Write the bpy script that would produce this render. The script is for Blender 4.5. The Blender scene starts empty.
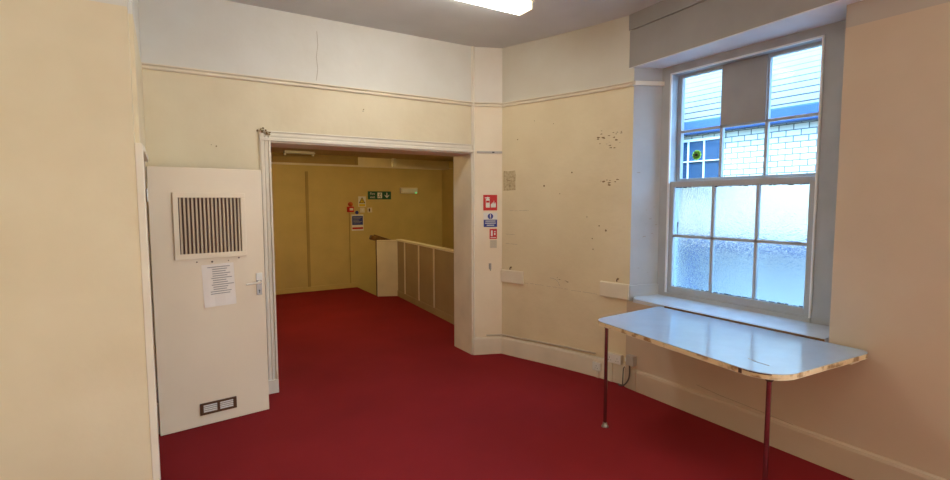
import bpy, bmesh, math, random
from mathutils import Vector, Matrix
random.seed(7)
C = bpy.context.scene.collection
SC = bpy.context.scene

# ------------------------------------------------------------------ materials
def nodes(name):
    m = bpy.data.materials.new(name); m.use_nodes = True
    nt = m.node_tree
    return m, nt, nt.nodes['Principled BSDF']

def paint(name, col, rough=0.6, var=0.06, scale=3.0, bump=0.05, bscale=60, spec=0.35, metal=0.0, col2=None):
    """painted / solid surface with a little mottling and relief"""
    m, nt, b = nodes(name)
    N, L = nt.nodes, nt.links
    tc = N.new('ShaderNodeTexCoord')
    nz = N.new('ShaderNodeTexNoise'); nz.inputs['Scale'].default_value = scale; nz.inputs['Detail'].default_value = 5
    L.new(tc.outputs['Object'], nz.inputs['Vector'])
    mx = N.new('ShaderNodeMix'); mx.data_type = 'RGBA'
    c2 = col2 if col2 else tuple(max(0, c * (1 - 2 * var)) for c in col)
    mx.inputs[6].default_value = (*col, 1); mx.inputs[7].default_value = (*c2, 1)
    rp = N.new('ShaderNodeValToRGB'); rp.color_ramp.elements[0].position = .35; rp.color_ramp.elements[1].position = .7
    L.new(nz.outputs['Fac'], rp.inputs['Fac']); L.new(rp.outputs['Color'], mx.inputs[0])
    L.new(mx.outputs[2], b.inputs['Base Color'])
    b.inputs['Roughness'].default_value = rough
    b.inputs['Specular IOR Level'].default_value = spec
    b.inputs['Metallic'].default_value = metal
    if bump:
        n2 = N.new('ShaderNodeTexNoise'); n2.inputs['Scale'].default_value = bscale; n2.inputs['Detail'].default_value = 3
        L.new(tc.outputs['Object'], n2.inputs['Vector'])
        bp = N.new('ShaderNodeBump'); bp.inputs['Strength'].default_value = bump; bp.inputs['Distance'].default_value = .01
        L.new(n2.outputs['Fac'], bp.inputs['Height']); L.new(bp.outputs['Normal'], b.inputs['Normal'])
    return m

RAIL_Z = 2.652
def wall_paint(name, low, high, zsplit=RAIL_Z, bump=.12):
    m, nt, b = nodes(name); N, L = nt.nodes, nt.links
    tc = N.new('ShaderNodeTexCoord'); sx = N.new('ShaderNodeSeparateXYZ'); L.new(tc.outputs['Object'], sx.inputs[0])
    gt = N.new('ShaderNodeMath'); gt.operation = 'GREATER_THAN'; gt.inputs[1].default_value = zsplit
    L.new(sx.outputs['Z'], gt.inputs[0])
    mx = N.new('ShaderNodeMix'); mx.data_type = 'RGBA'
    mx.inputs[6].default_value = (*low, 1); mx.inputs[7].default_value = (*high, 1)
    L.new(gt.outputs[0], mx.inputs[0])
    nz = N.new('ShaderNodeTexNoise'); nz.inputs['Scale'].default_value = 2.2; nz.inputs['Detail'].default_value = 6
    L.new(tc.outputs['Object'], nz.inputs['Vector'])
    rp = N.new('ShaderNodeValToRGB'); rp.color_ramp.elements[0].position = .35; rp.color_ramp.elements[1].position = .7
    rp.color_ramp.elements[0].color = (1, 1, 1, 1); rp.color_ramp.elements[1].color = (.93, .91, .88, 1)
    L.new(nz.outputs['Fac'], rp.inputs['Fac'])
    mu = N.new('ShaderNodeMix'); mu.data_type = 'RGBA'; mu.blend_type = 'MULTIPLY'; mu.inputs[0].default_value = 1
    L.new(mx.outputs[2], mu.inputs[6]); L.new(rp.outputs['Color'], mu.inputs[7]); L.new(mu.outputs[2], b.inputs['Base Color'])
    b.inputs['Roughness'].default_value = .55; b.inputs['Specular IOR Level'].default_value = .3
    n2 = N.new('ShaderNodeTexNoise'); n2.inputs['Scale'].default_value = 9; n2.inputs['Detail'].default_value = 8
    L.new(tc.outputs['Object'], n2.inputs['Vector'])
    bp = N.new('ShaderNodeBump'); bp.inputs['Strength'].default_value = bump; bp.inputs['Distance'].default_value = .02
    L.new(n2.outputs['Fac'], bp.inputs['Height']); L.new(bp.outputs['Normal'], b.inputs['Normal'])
    return m

def emit(name, col, strength):
    m, nt, b = nodes(name)
    b.inputs['Base Color'].default_value = (*col, 1)
    b.inputs['Emission Color'].default_value = (*col, 1); b.inputs['Emission Strength'].default_value = strength
    return m

def carpet_mat():
    m, nt, b = nodes('red_carpet'); N, L = nt.nodes, nt.links
    tc = N.new('ShaderNodeTexCoord')
    n1 = N.new('ShaderNodeTexNoise'); n1.inputs['Scale'].default_value = 260; n1.inputs['Detail'].default_value = 3
    n2 = N.new('ShaderNodeTexNoise'); n2.inputs['Scale'].default_value = 1.3; n2.inputs['Detail'].default_value = 5
    L.new(tc.outputs['Object'], n1.inputs['Vector']); L.new(tc.outputs['Object'], n2.inputs['Vector'])
    mx = N.new('ShaderNodeMix'); mx.data_type = 'RGBA'
    mx.inputs[6].default_value = (.22, .015, .019, 1); mx.inputs[7].default_value = (.30, .022, .027, 1)
    L.new(n1.outputs['Fac'], mx.inputs[0])
    rp = N.new('ShaderNodeValToRGB'); rp.color_ramp.elements[0].position = .3; rp.color_ramp.elements[1].position = .75
    rp.color_ramp.elements[0].color = (.82, .82, .82, 1); rp.color_ramp.elements[1].color = (1, 1, 1, 1)
    L.new(n2.outputs['Fac'], rp.inputs['Fac'])
    mu = N.new('ShaderNodeMix'); mu.data_type = 'RGBA'; mu.blend_type = 'MULTIPLY'; mu.inputs[0].default_value = 1
    L.new(mx.outputs[2], mu.inputs[6]); L.new(rp.outputs['Color'], mu.inputs[7]); L.new(mu.outputs[2], b.inputs['Base Color'])
    b.inputs['Roughness'].default_value = .95; b.inputs['Specular IOR Level'].default_value = .1
    bp = N.new('ShaderNodeBump'); bp.inputs['Strength'].default_value = .5; bp.inputs['Distance'].default_value = .004
    L.new(n1.outputs['Fac'], bp.inputs['Height']); L.new(bp.outputs['Normal'], b.inputs['Normal'])
    return m

def brick_mat():
    m, nt, b = nodes('painted_brick'); N, L = nt.nodes, nt.links
    tc = N.new('ShaderNodeTexCoord'); mp = N.new('ShaderNodeMapping'); mp.vector_type = 'POINT'
    mp.inputs['Rotation'].default_value = (math.pi / 2, 0, math.pi / 2)
    cb = N.new('ShaderNodeCombineXYZ'); sp = N.new('ShaderNodeSeparateXYZ')
    L.new(tc.outputs['Object'], sp.inputs[0]); L.new(sp.outputs['Y'], cb.inputs['X']); L.new(sp.outputs['Z'], cb.inputs['Y'])
    br = N.new('ShaderNodeTexBrick'); br.inputs['Scale'].default_value = 1.0
    br.inputs['Brick Width'].default_value = .175; br.inputs['Row Height'].default_value = .074
    br.inputs['Mortar Size'].default_value = .0075; br.inputs['Mortar Smooth'].default_value = .2
    br.inputs['Color1'].default_value = (.70, .64, .55, 1); br.inputs['Color2'].default_value = (.60, .55, .48, 1)
    br.inputs['Mortar'].default_value = (.14, .14, .14, 1)
    L.new(cb.outputs[0], br.inputs['Vector']); L.new(br.outputs['Color'], b.inputs['Base Color'])
    b.inputs['Roughness'].default_value = .8
    return m

def clear_glass():
    m, nt, b = nodes('clear_glass'); N, L = nt.nodes, nt.links
    N.remove(b); out = N['Material Output']
    tr = N.new('ShaderNodeBsdfTransparent'); tr.inputs[0].default_value = (.90, .95, .96, 1)
    gl = N.new('ShaderNodeBsdfGlossy'); gl.inputs['Roughness'].default_value = .02
    mx = N.new('ShaderNodeMixShader'); mx.inputs[0].default_value = .006
    L.new(tr.outputs[0], mx.inputs[1]); L.new(gl.outputs[0], mx.inputs[2]); L.new(mx.outputs[0], out.inputs['Surface'])
    return m

def frosted_glass():
    m, nt, b = nodes('frosted_glass'); N, L = nt.nodes, nt.links
    b.inputs['Base Color'].default_value = (.88, .95, .97, 1)
    b.inputs['Transmission Weight'].default_value = 1; b.inputs['Roughness'].default_value = .14; b.inputs['IOR'].default_value = 1.3
    tc = N.new('ShaderNodeTexCoord'); nz = N.new('ShaderNodeTexVoronoi'); nz.inputs['Scale'].default_value = 95
    L.new(tc.outputs['Object'], nz.inputs['Vector'])
    bp = N.new('ShaderNodeBump'); bp.inputs['Strength'].default_value = .8; bp.inputs['Distance'].default_value = .004
    L.new(nz.outputs['Distance'], bp.inputs['Height']); L.new(bp.outputs['Normal'], b.inputs['Normal'])
    return m

def translucent(name, col):
    m, nt, b = nodes(name); N, L = nt.nodes, nt.links
    tl = N.new('ShaderNodeBsdfTranslucent'); tl.inputs[0].default_value = (*col, 1)
    nz = N.new('ShaderNodeTexNoise'); nz.inputs['Scale'].default_value = 60
    mx = N.new('ShaderNodeMixShader'); mx.inputs[0].default_value = .75; b.inputs['Base Color'].default_value = (*col, 1)
    L.new(b.outputs[0], mx.inputs[1]); L.new(tl.outputs[0], mx.inputs[2]); L.new(mx.outputs[0], N['Material Output'].inputs['Surface'])
    return m

def ply_mat():
    m, nt, b = nodes('plywood_edge'); N, L = nt.nodes, nt.links
    tc = N.new('ShaderNodeTexCoord'); nz = N.new('ShaderNodeTexNoise'); nz.inputs['Scale'].default_value = 14; nz.inputs['Detail'].default_value = 6
    L.new(tc.outputs['Object'], nz.inputs['Vector'])
    rp = N.new('ShaderNodeValToRGB')
    rp.color_ramp.elements[0].position = .38; rp.color_ramp.elements[0].color = (.33, .2, .09, 1)
    rp.color_ramp.elements[1].position = .5; rp.color_ramp.elements[1].color = (.72, .58, .36, 1)
    L.new(nz.outputs['Fac'], rp.inputs['Fac']); L.new(rp.outputs['Color'], b.inputs['Base Color']); b.inputs['Roughness'].default_value = .6
    return m

LOW, HIGH = (.76, .675, .495), (.71, .70, .66)
M = dict(
    wall=wall_paint('cream_wall_paint', LOW, HIGH),
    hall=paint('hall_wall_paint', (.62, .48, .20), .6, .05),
    corner=wall_paint('stained_cream_wall_paint', (.77, .67, .465), (.66, .63, .55), bump=.3),
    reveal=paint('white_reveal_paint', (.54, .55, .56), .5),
    apron=wall_paint('shaded_cream_wall_paint', (.58, .47, .36), (.46, .41, .37)), balpaint=paint('balustrade_paint', (.36, .27, .17), .5, .06),  # apron: cream darkened so the colour carries the window wall's shade
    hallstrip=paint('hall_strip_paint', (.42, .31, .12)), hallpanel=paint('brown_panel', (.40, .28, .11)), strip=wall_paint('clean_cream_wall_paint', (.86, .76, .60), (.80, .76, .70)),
    soffit=paint('white_soffit_paint', (.80, .81, .82), .5),
    conduit=paint('conduit_paint', (.60, .53, .43), .5),
    slateedge=paint('slate_edge', (.045, .045, .05), .9),
    label=paint('faded_label', (.60, .52, .40), .8),
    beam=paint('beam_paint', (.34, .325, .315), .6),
    ceil=paint('ceiling_paint', (.64, .66, .66), .8, .06, 1.6, .1, 30),
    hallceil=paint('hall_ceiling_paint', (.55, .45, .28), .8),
    gloss=paint('white_gloss_paint', (.80, .74, .63), .28, .04, 5, .02),
    trim=paint('cream_trim_paint', (.80, .72, .58), .4, .05, 4, .03),
    door=paint('door_paint', (.81, .70, .54), .38, .03, 2, .02),
    jamb=paint('jamb_paint', (.82, .75, .63), .5, .08, 3, .05),
    slat=paint('louvre_slat_paint', (.56, .45, .32), .5),
    dark=paint('dark_brown', (.10, .055, .04), .6),
    bronze=paint('brown_metal', (.13, .065, .035), .4, metal=.3),
    carpet=carpet_mat(),
    winpaint=paint('window_paint', (.43, .44, .45), .45, .06, 6, .04),
    winwhite=paint('window_white_bead', (.85, .86, .86), .4),
    board=paint('painted_board', (.34, .33, .33), .6, .08),
    clear=clear_glass(), frost=frosted_glass(),
    laminate=paint('sky_tinted_laminate', (.42, .53, .67), .14, .03, 7, 0, spec=.5),  # white top with the blue of the daylight mixed into its colour
    sill=paint('sky_tinted_sill_paint', (.60, .67, .76), .2, .05, 9, .02, spec=.5),  # white board, blue window light put into the colour too
    ply=ply_mat(),
    chrome=paint('chrome_tube', (.30, .26, .28), .18, 0.02, 3, 0, metal=1.0),
    steel=paint('satin_steel', (.36, .34, .32), .42, .02, 3, 0, metal=1.0),
    brass=paint('brass', (.55, .42, .22), .3, .02, 3, 0, metal=1.0),
    paper=paint('paper', (.86, .80, .74), .8, .03, 6, .02),
    ink=paint('faded_ink', (.36, .33, .32), .9, 0, 3, 0),
    plastic=paint('white_plastic', (.74, .68, .56), .35, .02, 3, 0),
    grey_plastic=paint('grey_plastic', (.45, .42, .39), .4, .02, 3, 0),
    red=paint('sign_red', (.56, .015, .02), .4, .02, 3, 0),
    blue=paint('sign_blue', (.03, .05, .28), .4, .02, 3, 0),
    green=paint('sign_green', (.01, .10, .065), .4, .02, 3, 0),
    white=paint('sign_white', (.78, .77, .74), .4, .02, 3, 0),
    yellow=paint('sign_yellow', (.75, .55, .06), .4, .02, 3, 0),
    orange=paint('beacon_orange', (.62, .12, .03), .35, .02, 3, 0),
    black=paint('black_plastic', (.02, .018, .017), .4, .02, 3, 0),
    wood=paint('varnished_wood', (.20, .10, .035), .35, .25, 12, .02),
    stain=paint('plaster_scar', (.30, .20, .10), .9, .2, 40, .1),
    glue=paint('glue_stain', (.60, .49, .30), .8, .25, 45, .2, col2=(.42, .32, .18)),
    crack=paint('crack_line', (.40, .33, .25), .9),
    cable=paint('grey_cable', (.12, .10, .095), .5),
    lamp=emit('lamp_diffuser', (1.0, .97, .86), 19.0),
    lampend=emit('lamp_diffuser_end', (1.0, .88, .58), 1.6),
    halllamp=emit('hall_lamp_diffuser', (1.0, .82, .40), 22.0), hallmain=emit('hall_main_diffuser', (1.0, .76, .30), 56.0),
    led=emit('green_led', (.1, 1.0, .35), 3.0),
    brick=brick_mat(),
    slate=paint('pale_roof_slate', (.27, .25, .225), .6, .06),
    gutter=paint('blue_grey_gutter', (.035, .075, .20), .5),
    bluewin=paint('blue_window_glass', (.035, .075, .15), .2),
    outwall=paint('grey_render', (.36, .34, .33), .9),
    ground=paint('yard_concrete', (.38, .38, .37), .9),
    sticker=translucent('green_sticker', (.62, .78, .22)),
)

# ------------------------------------------------------------------ mesh helpers
def V(*a): return Vector(a)
def link(name, bm, mat, parent=None, smooth=False):
    bmesh.ops.recalc_face_normals(bm, faces=bm.faces)
    me = bpy.data.meshes.new(name); bm.to_mesh(me); bm.free()
    me.materials.append(mat)
    if smooth:
        for p in me.polygons: p.use_smooth = True
        me.set_sharp_from_angle(angle=math.radians(35))
    o = bpy.data.objects.new(name, me); C.objects.link(o)
    if parent:
        o.parent = parent; o.matrix_parent_inverse = parent.matrix_world.inverted() if False else Matrix.Translation(-parent.location)
    return o

def box(bm, p0, p1, bev=0.0, frame=None):
    """axis aligned box (in the frame's own axes when given: origin, u, v, w)"""
    p0, p1 = Vector(p0), Vector(p1)
    lo = Vector(map(min, p0, p1)); hi = Vector(map(max, p0, p1))
    b2 = bmesh.new()
    vs = [b2.verts.new((x, y, z)) for x in (lo.x, hi.x) for y in (lo.y, hi.y) for z in (lo.z, hi.z)]
    for f in ((0, 1, 3, 2), (4, 6, 7, 5), (0, 4, 5, 1), (2, 3, 7, 6), (0, 2, 6, 4), (1, 5, 7, 3)):
        b2.faces.new([vs[i] for i in f])
    if bev: bmesh.ops.bevel(b2, geom=b2.edges[:], offset=bev, segments=2, affect='EDGES', profile=.6)
    merge(bm, b2, frame)

def merge(bm, b2, frame=None):
    if frame:
        o, u, v, w = frame
        mt = Matrix(((u.x, v.x, w.x, o.x), (u.y, v.y, w.y, o.y), (u.z, v.z, w.z, o.z), (0, 0, 0, 1)))
        b2.transform(mt)
    me = bpy.data.meshes.new('tmp'); b2.to_mesh(me); b2.free(); bm.from_mesh(me); bpy.data.meshes.remove(me)

def prism(bm, poly, z0, z1, bev=0.0, frame=None, ztop=None):
    """vertical prism over a plan polygon; ztop gives a height per point"""
    b2 = bmesh.new()
    lo = [b2.verts.new((p[0], p[1], z0)) for p in poly]
    hi = [b2.verts.new((p[0], p[1], ztop[i] if ztop else z1)) for i, p in enumerate(poly)]
    n = len(poly); b2.faces.new(lo[::-1]); b2.faces.new(hi)
    for i in range(n):
        j = (i + 1) % n; b2.faces.new((lo[i], lo[j], hi[j], hi[i]))
    if bev: bmesh.ops.bevel(b2, geom=[e for e in b2.edges if abs(e.verts[0].co.z - e.verts[1].co.z) < 1e-6], offset=bev, segments=2, affect='EDGES')
    merge(bm, b2, frame)

def tube(bm, pts, r, n=12, caps=True):
    pts = [Vector(p) for p in pts]; rs = r if isinstance(r, (list, tuple)) else [r] * len(pts)
    rings = []
    for i, p in enumerate(pts):
        d = (pts[min(i + 1, len(pts) - 1)] - pts[max(i - 1, 0)]).normalized()
        a = d.orthogonal().normalized() if i == 0 else (rings[-1][1] - d * rings[-1][1].dot(d)).normalized()
        b = d.cross(a)
        rings.append(([bm.verts.new(p + (a * math.cos(t) + b * math.sin(t)) * rs[i]) for t in [2 * math.pi * k / n for k in range(n)]], a))
    for (A, _), (B, _) in zip(rings, rings[1:]):
        for k in range(n): bm.faces.new((A[k], A[(k + 1) % n], B[(k + 1) % n], B[k]))
    if caps: bm.faces.new(rings[0][0][::-1]); bm.faces.new(rings[-1][0])

def smooth(pts, n=5):
    P = [Vector(p) for p in pts]; out = []
    for i in range(len(P) - 1):
        a, b, c, d = P[max(i - 1, 0)], P[i], P[i + 1], P[min(i + 2, len(P) - 1)]
        for k in range(n):
            t = k / n
            out.append(.5 * ((2 * b) + (c - a) * t + (2 * a - 5 * b + 4 * c - d) * t * t + (3 * b - a - 3 * c + d) * t ** 3))
    return out + [P[-1]]

def disc(bm, c, axis, r, h, n=24):
    c = Vector(c); axis = Vector(axis).normalized(); tube(bm, [c, c + axis * h], r, n)

def sweep(bm, path, prof):
    """profile (out, z) swept along a plan path; out = to the right-hand normal of travel. mitred"""
    P = [Vector((p[0], p[1])) for p in path]; rings = []
    for i, p in enumerate(P):
        ds = []
        if i > 0: ds.append((P[i] - P[i - 1]).normalized())
        if i < len(P) - 1: ds.append((P[i + 1] - P[i]).normalized())
        ns = [Vector((d.y, -d.x)) for d in ds]
        nn = sum(ns, Vector((0, 0))).normalized(); k = 1 / max(.3, nn.dot(ns[0]))
        rings.append([bm.verts.new((p.x + nn.x * o * k, p.y + nn.y * o * k, z)) for o, z in prof])
    m = len(prof)
    for A, B in zip(rings, rings[1:]):
        for k in range(m): bm.faces.new((A[k], A[(k + 1) % m], B[(k + 1) % m], B[k]))
    bm.faces.new(rings[0][::-1]); bm.faces.new(rings[-1])

def offset_path(path, d):
    P = [Vector(p) for p in path]; out = []
    for i, p in enumerate(P):
        a = P[max(i - 1, 0)]; b = P[min(i + 1, len(P) - 1)]; t = (b - a).normalized()
        out.append((p.x - t.y * d, p.y + t.x * d))
    return out

def empty(name, loc):
    o = bpy.data.objects.new(name, None); o.location = loc; o.empty_display_size = .1; C.objects.link(o); return o
def tag(o, label, cat, group=None, kind=None):
    o['label'] = label; o['category'] = cat
    if group: o['group'] = group
    if kind: o['kind'] = kind
    return o
def struct(o, label, cat):
    return tag(o, label, cat, None, 'structure')

def text(bm, s, size, frame, bold=0.0):
    """flat lettering with a hair of thickness, laid in a frame (origin, u right, v up, w out)"""
    cu = bpy.data.curves.new('tmp', 'FONT'); cu.body = s; cu.size = size; cu.align_x = 'CENTER'; cu.align_y = 'CENTER'
    cu.extrude = .0006; cu.offset = bold; cu.resolution_u = 3
    ob = bpy.data.objects.new('tmp', cu); C.objects.link(ob)
    dg = bpy.context.evaluated_depsgraph_get(); me = bpy.data.meshes.new_from_object(ob.evaluated_get(dg))
    b2 = bmesh.new(); b2.from_mesh(me); merge(bm, b2, frame)
    bpy.data.objects.remove(ob); bpy.data.curves.remove(cu); bpy.data.meshes.remove(me)

def fr(o, n):
    """frame on a vertical wall: origin o, outward normal n (plan); u to the viewer's right, v up"""
    w = Vector((n[0], n[1], 0)).normalized(); v = Vector((0, 0, 1)); u = v.cross(w)
    return (Vector(o), u, v, w)

# ------------------------------------------------------------------ key plan points (metres)
CEIL = 3.235
Y1, Y1B = 4.51, 4.885                  # doorway wall, near and far faces
DX0, DX1, DH = .762, 2.752, 2.155      # doorway opening
A = (2.772, 4.503); B = (3.052, 4.392); K = (3.462, 3.005)
curve = [B, (3.125, 4.17), (3.205, 3.945), (3.28, 3.72), (3.347, 3.50), (3.402, 3.28), K]
WX = 3.425                             # window-bay wall
YB = -2.6; XL = -1.35
REV = (3.72, 2.888)                    # far end of splayed reveal
SOF = 2.79; SILL = .80
WIN0, WIN1 = 2.90, 1.52                # window box frame extents along y

# ------------------------------------------------------------------ setting
bm = bmesh.new()
prism(bm, [(XL, YB), (WX + .02, YB), (WX + .02, 3.08), (3.42, 3.3), B, A, (DX1, Y1), (DX1, Y1B), (3.15, Y1B), (3.40, 8.06), (3.08, 8.21), (3.08, 9.33), (-2.0, 9.33), (-2.0, Y1B), (DX0, Y1B), (DX0, Y1), (XL, Y1)], -.06, 0)
struct(link('floor', bm, M['carpet']), 'red carpet running through the room and out to the hall', 'floor')

bm = bmesh.new(); box(bm, (XL - .1, YB - .1, CEIL), (4.2, Y1 + .4, CEIL + .2))
struct(link('ceiling', bm, M['ceil']), 'grey white painted ceiling above the room with the window', 'ceiling')

bm = bmesh.new()
box(bm, (XL - .1, Y1, 0), (DX0, Y1B, CEIL)); box(bm, (DX1, Y1 + .002, 0), (DX1 + .25, Y1B, CEIL)); box(bm, (DX0, Y1, DH), (DX1, Y1B, CEIL))
wf = struct(link('wall_front', bm, M['wall']), 'cream wall pierced by the wide doorway, white above its picture rail', 'wall')
# inner lining of the doorway reveal
bm = bmesh.new()
box(bm, (DX0, Y1 + .004, 0), (DX0 + .012, Y1B + .004, DH - .012)); box(bm, (DX1 - .012, Y1 + .004, 0), (DX1, Y1B + .004, DH - .012)); box(bm, (DX0, Y1 + .004, DH - .012), (DX1, Y1B + .004, DH))
link('reveal_lining', bm, M['jamb'], wf)
# crack in the frieze
bm = bmesh.new()
tube(bm, [(1.18, Y1 - .0005, 3.12), (1.185, Y1 - .0005, 3.0), (1.17, Y1 - .0005, 2.9), (1.18, Y1 - .0005, 2.8), (1.165, Y1 - .0005, 2.70)], .0018, 5)
link('crack', bm, M['crack'], wf)
# crumbling plaster at the corner of the architrave, screw holes above the door
bm = bmesh.new()
for k in range(17):
    x = .655 + random.random() * .12; z = 2.232 + random.gauss(0, .010) - max(0, x - .69) * .30
    yb = Y1 - .001 if x < .688 else Y1 - .0285
    disc(bm, (x, yb, z), (random.uniform(-.3, .3), -1, random.uniform(-.3, .3)), random.uniform(.004, .010), random.uniform(.003, .010), 7)
for (x, z, r) in ((.365, 2.09, .006), (.33, 2.1, .003), (1.585, 2.49, .006), (1.58, 2.475, .004)):
    disc(bm, (x, Y1 - .001, z), (0, -1, 0), r, .002, 8)
link('plaster_scar', bm, M['stain'], wf)

# corner strip and canted/bowed corner wall as one shell
path = [A] + curve
bm = bmesh.new()
outer = [(3.75, 3.08), (3.75, 4.89), (2.95, 4.89)]
prism(bm, curve + [(3.75, 2.9), (3.75, 4.89), (3.2, 4.6)], 0, CEIL)
wc = struct(link('wall_corner', bm, M['corner'], smooth=True), 'stained canted cream wall between the doorway and the window', 'wall')

# wall under, above and beside the window
bm = bmesh.new(); prism(bm, [A, B, (3.2, 4.6), (3.2, 4.89), (2.9, 4.89), (2.9, 4.56)], 0, CEIL)
struct(link('wall_strip', bm, M['strip']), 'narrow clean cream wall carrying the fire signs', 'wall')
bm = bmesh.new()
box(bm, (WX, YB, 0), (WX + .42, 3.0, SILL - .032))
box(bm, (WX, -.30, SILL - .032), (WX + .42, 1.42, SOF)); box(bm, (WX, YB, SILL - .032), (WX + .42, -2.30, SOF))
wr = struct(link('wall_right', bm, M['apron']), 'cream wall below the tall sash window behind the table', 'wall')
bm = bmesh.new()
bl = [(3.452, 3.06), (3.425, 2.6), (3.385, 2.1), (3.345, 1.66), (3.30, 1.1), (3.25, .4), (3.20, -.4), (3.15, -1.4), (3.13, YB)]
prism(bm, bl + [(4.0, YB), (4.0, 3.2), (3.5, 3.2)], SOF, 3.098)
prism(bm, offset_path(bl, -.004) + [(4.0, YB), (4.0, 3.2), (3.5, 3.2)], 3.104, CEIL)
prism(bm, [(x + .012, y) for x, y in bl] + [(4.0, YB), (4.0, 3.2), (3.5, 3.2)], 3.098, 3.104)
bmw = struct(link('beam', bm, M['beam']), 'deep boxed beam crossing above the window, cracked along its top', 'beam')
bm = bmesh.new(); prism(bm, offset_path(bl, -.001) + [(3.72, YB), (3.72, 2.918)], SOF - .006, SOF); link('soffit', bm, M['soffit'], bmw)
bm = bmesh.new()
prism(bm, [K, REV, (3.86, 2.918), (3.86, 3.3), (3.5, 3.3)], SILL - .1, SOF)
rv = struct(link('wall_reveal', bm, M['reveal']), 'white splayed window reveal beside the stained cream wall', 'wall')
dv = (Vector(REV) - Vector(K)).normalized(); nv = Vector((-dv.y, dv.x)) * -1      # normal into the room
if nv.dot(Vector((-1, -1))) < 0: nv = -nv
fR = (V(K[0], K[1], 0), V(dv.x, dv.y, 0), V(nv.x, nv.y, 0), V(0, 0, 1))
LR = (Vector(REV) - Vector(K)).length
bm = bmesh.new(); box(bm, (0, -.002, 2.635), (LR, .022, 2.672), .004, fR); link('picture_rail', bm, M['gloss'], rv)
bm = bmesh.new(); box(bm, (-.004, -.002, SILL + .0), (LR, .014, .905), .003, fR); box(bm, (.07, -.002, .905), (LR, .016, .912), 0, fR); link('dado_board', bm, M['reveal'], rv)
# dirt on the reveal
bm = bmesh.new()
for k in range(11):
    s, z = random.uniform(.05, LR - .05), random.uniform(.95, 2.0)
    f2 = (V(*K, 0) + fR[1] * s + V(0, 0, z), fR[1], fR[2], fR[3])
    w = random.uniform(.002, .018)
    box(bm, (-w, -.001, -random.uniform(.001, .003)), (w, .0012, .002), 0, f2)
link('scuffs', bm, M['crack'], rv)

# other walls of the room
bm = bmesh.new(); box(bm, (XL - .1, YB, 0), (XL, Y1, CEIL)); struct(link('wall_left', bm, M['wall']), 'cream wall closing the lobby left of the open door', 'wall')
bm = bmesh.new(); box(bm, (XL, 3.205, 0), (-.125, 3.315, CEIL)); box(bm, (-.215, 3.315, 1.925), (-.105, Y1, CEIL)); box(bm, (-.215, 4.16, 0), (-.105, Y1, 1.925))
struct(link('wall_return', bm, M['wall']), 'short cream wall in front of the open door', 'wall')
bm = bmesh.new(); box(bm, (-.125, 3.20, 0), (-.089, 3.32, 1.96), .004); box(bm, (-.225, 3.318, 1.925), (-.085, 4.15, 1.96), .003); box(bm, (-.225, 4.115, 0), (-.105, 4.16, 1.925), .002)
struct(link('trim_2', bm, M['gloss']), 'white frame of the doorway holding the open louvred door', 'door frame')
bm = bmesh.new(); box(bm, (XL - .1, YB - .12, 0), (WX + .42, YB, CEIL)); struct(link('wall_back', bm, M['wall']), 'cream wall closing the room opposite the doorway', 'wall')

# picture rail: W1, then strip + corner wall
prof = [(0, 2.632), (.016, 2.632), (.020, 2.640), (.020, 2.649), (.008, 2.652), (.012, 2.658), (.026, 2.664), (.026, 2.672), (0, 2.676)]
bm = bmesh.new(); sweep(bm, [(-.105, Y1), (DX1 - .003, Y1)], prof); sweep(bm, [A] + curve, prof)
struct(link('trim_3', bm, M['trim']), 'cream picture rail running round the walls at window head height', 'picture rail')
# baseboards
bprof = [(0, 0), (.022, 0), (.022, .165), (.016, .182), (0, .190)]
bm = bmesh.new(); sweep(bm, [(A[0] - .012, A[1] + .004)] + curve, bprof)
struct(link('baseboard_corner', bm, M['trim']), 'tall cream baseboard along the stained canted wall', 'baseboard')
bm = bmesh.new(); sweep(bm, [(WX + .003, 2.99), (WX, 2.87)], bprof); sweep(bm, [(WX, 2.865), (WX, YB)], bprof)
struct(link('baseboard_right', bm, M['apron']), 'cream baseboard under the window behind the table legs', 'baseboard')
# doorway architrave (left upright and head)
bm = bmesh.new()
for (x0, x1, d) in ((.682, .768, .014), (.690, .712, .024), (.722, .744, .020), (.752, .768, .028)):
    box(bm, (x0, Y1 - d, .0 if d < .02 else .12), (x1, Y1 + .002, 2.232), .003)
box(bm, (.682, Y1 - .03, 0), (.770, Y1, .12), .004)
for (z0, z1, d) in ((2.155, 2.238, .014), (2.155, 2.180, .030), (2.192, 2.212, .02), (2.226, 2.238, .024)):
    box(bm, (.685, Y1 - d, z0), (DX1 - .004, Y1 + .002, z1), .003)
struct(link('trim_1', bm, M['gloss']), 'white moulded architrave round the wide doorway', 'door frame')
# bead / pipe at the doorway's right edge, floor to ceiling
bm = bmesh.new(); tube(bm, [(2.764, Y1 - .010, 0), (2.764, Y1 - .010, CEIL)], .011, 12); box(bm, (2.742, Y1 - .006, 0), (2.756, Y1 + .004, CEIL))
struct(link('trim_4', bm, M['gloss']), 'thin cream vertical bead from floor to ceiling beside the doorway', 'trim')
# ledge across the narrow strip and conduit over the baseboard
nS = Vector((B[1] - A[1], -(B[0] - A[0]))).normalized()
tS = (Vector(B) - Vector(A)).normalized()
def onS(s): return Vector(A) + tS * s
fS = (V(*A, 0), V(tS.x, tS.y, 0), V(nS.x, nS.y, 0), V(0, 0, 1))
bm = bmesh.new(); box(bm, (.03, -.004, 2.150), (.30, .012, 2.168), .003, fS); box(bm, (.03, -.004, 2.168), (.30, .006, 2.173), 0, fS)
st = struct(link('trim_5', bm, M['grey_plastic']), 'short grey strip across the narrow wall above the fire signs', 'trim')
bm = bmesh.new(); box(bm, (.19, .010, 2.155), (.215, .018, 2.166), .002, fS); link('clip', bm, M['black'], st)

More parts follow.
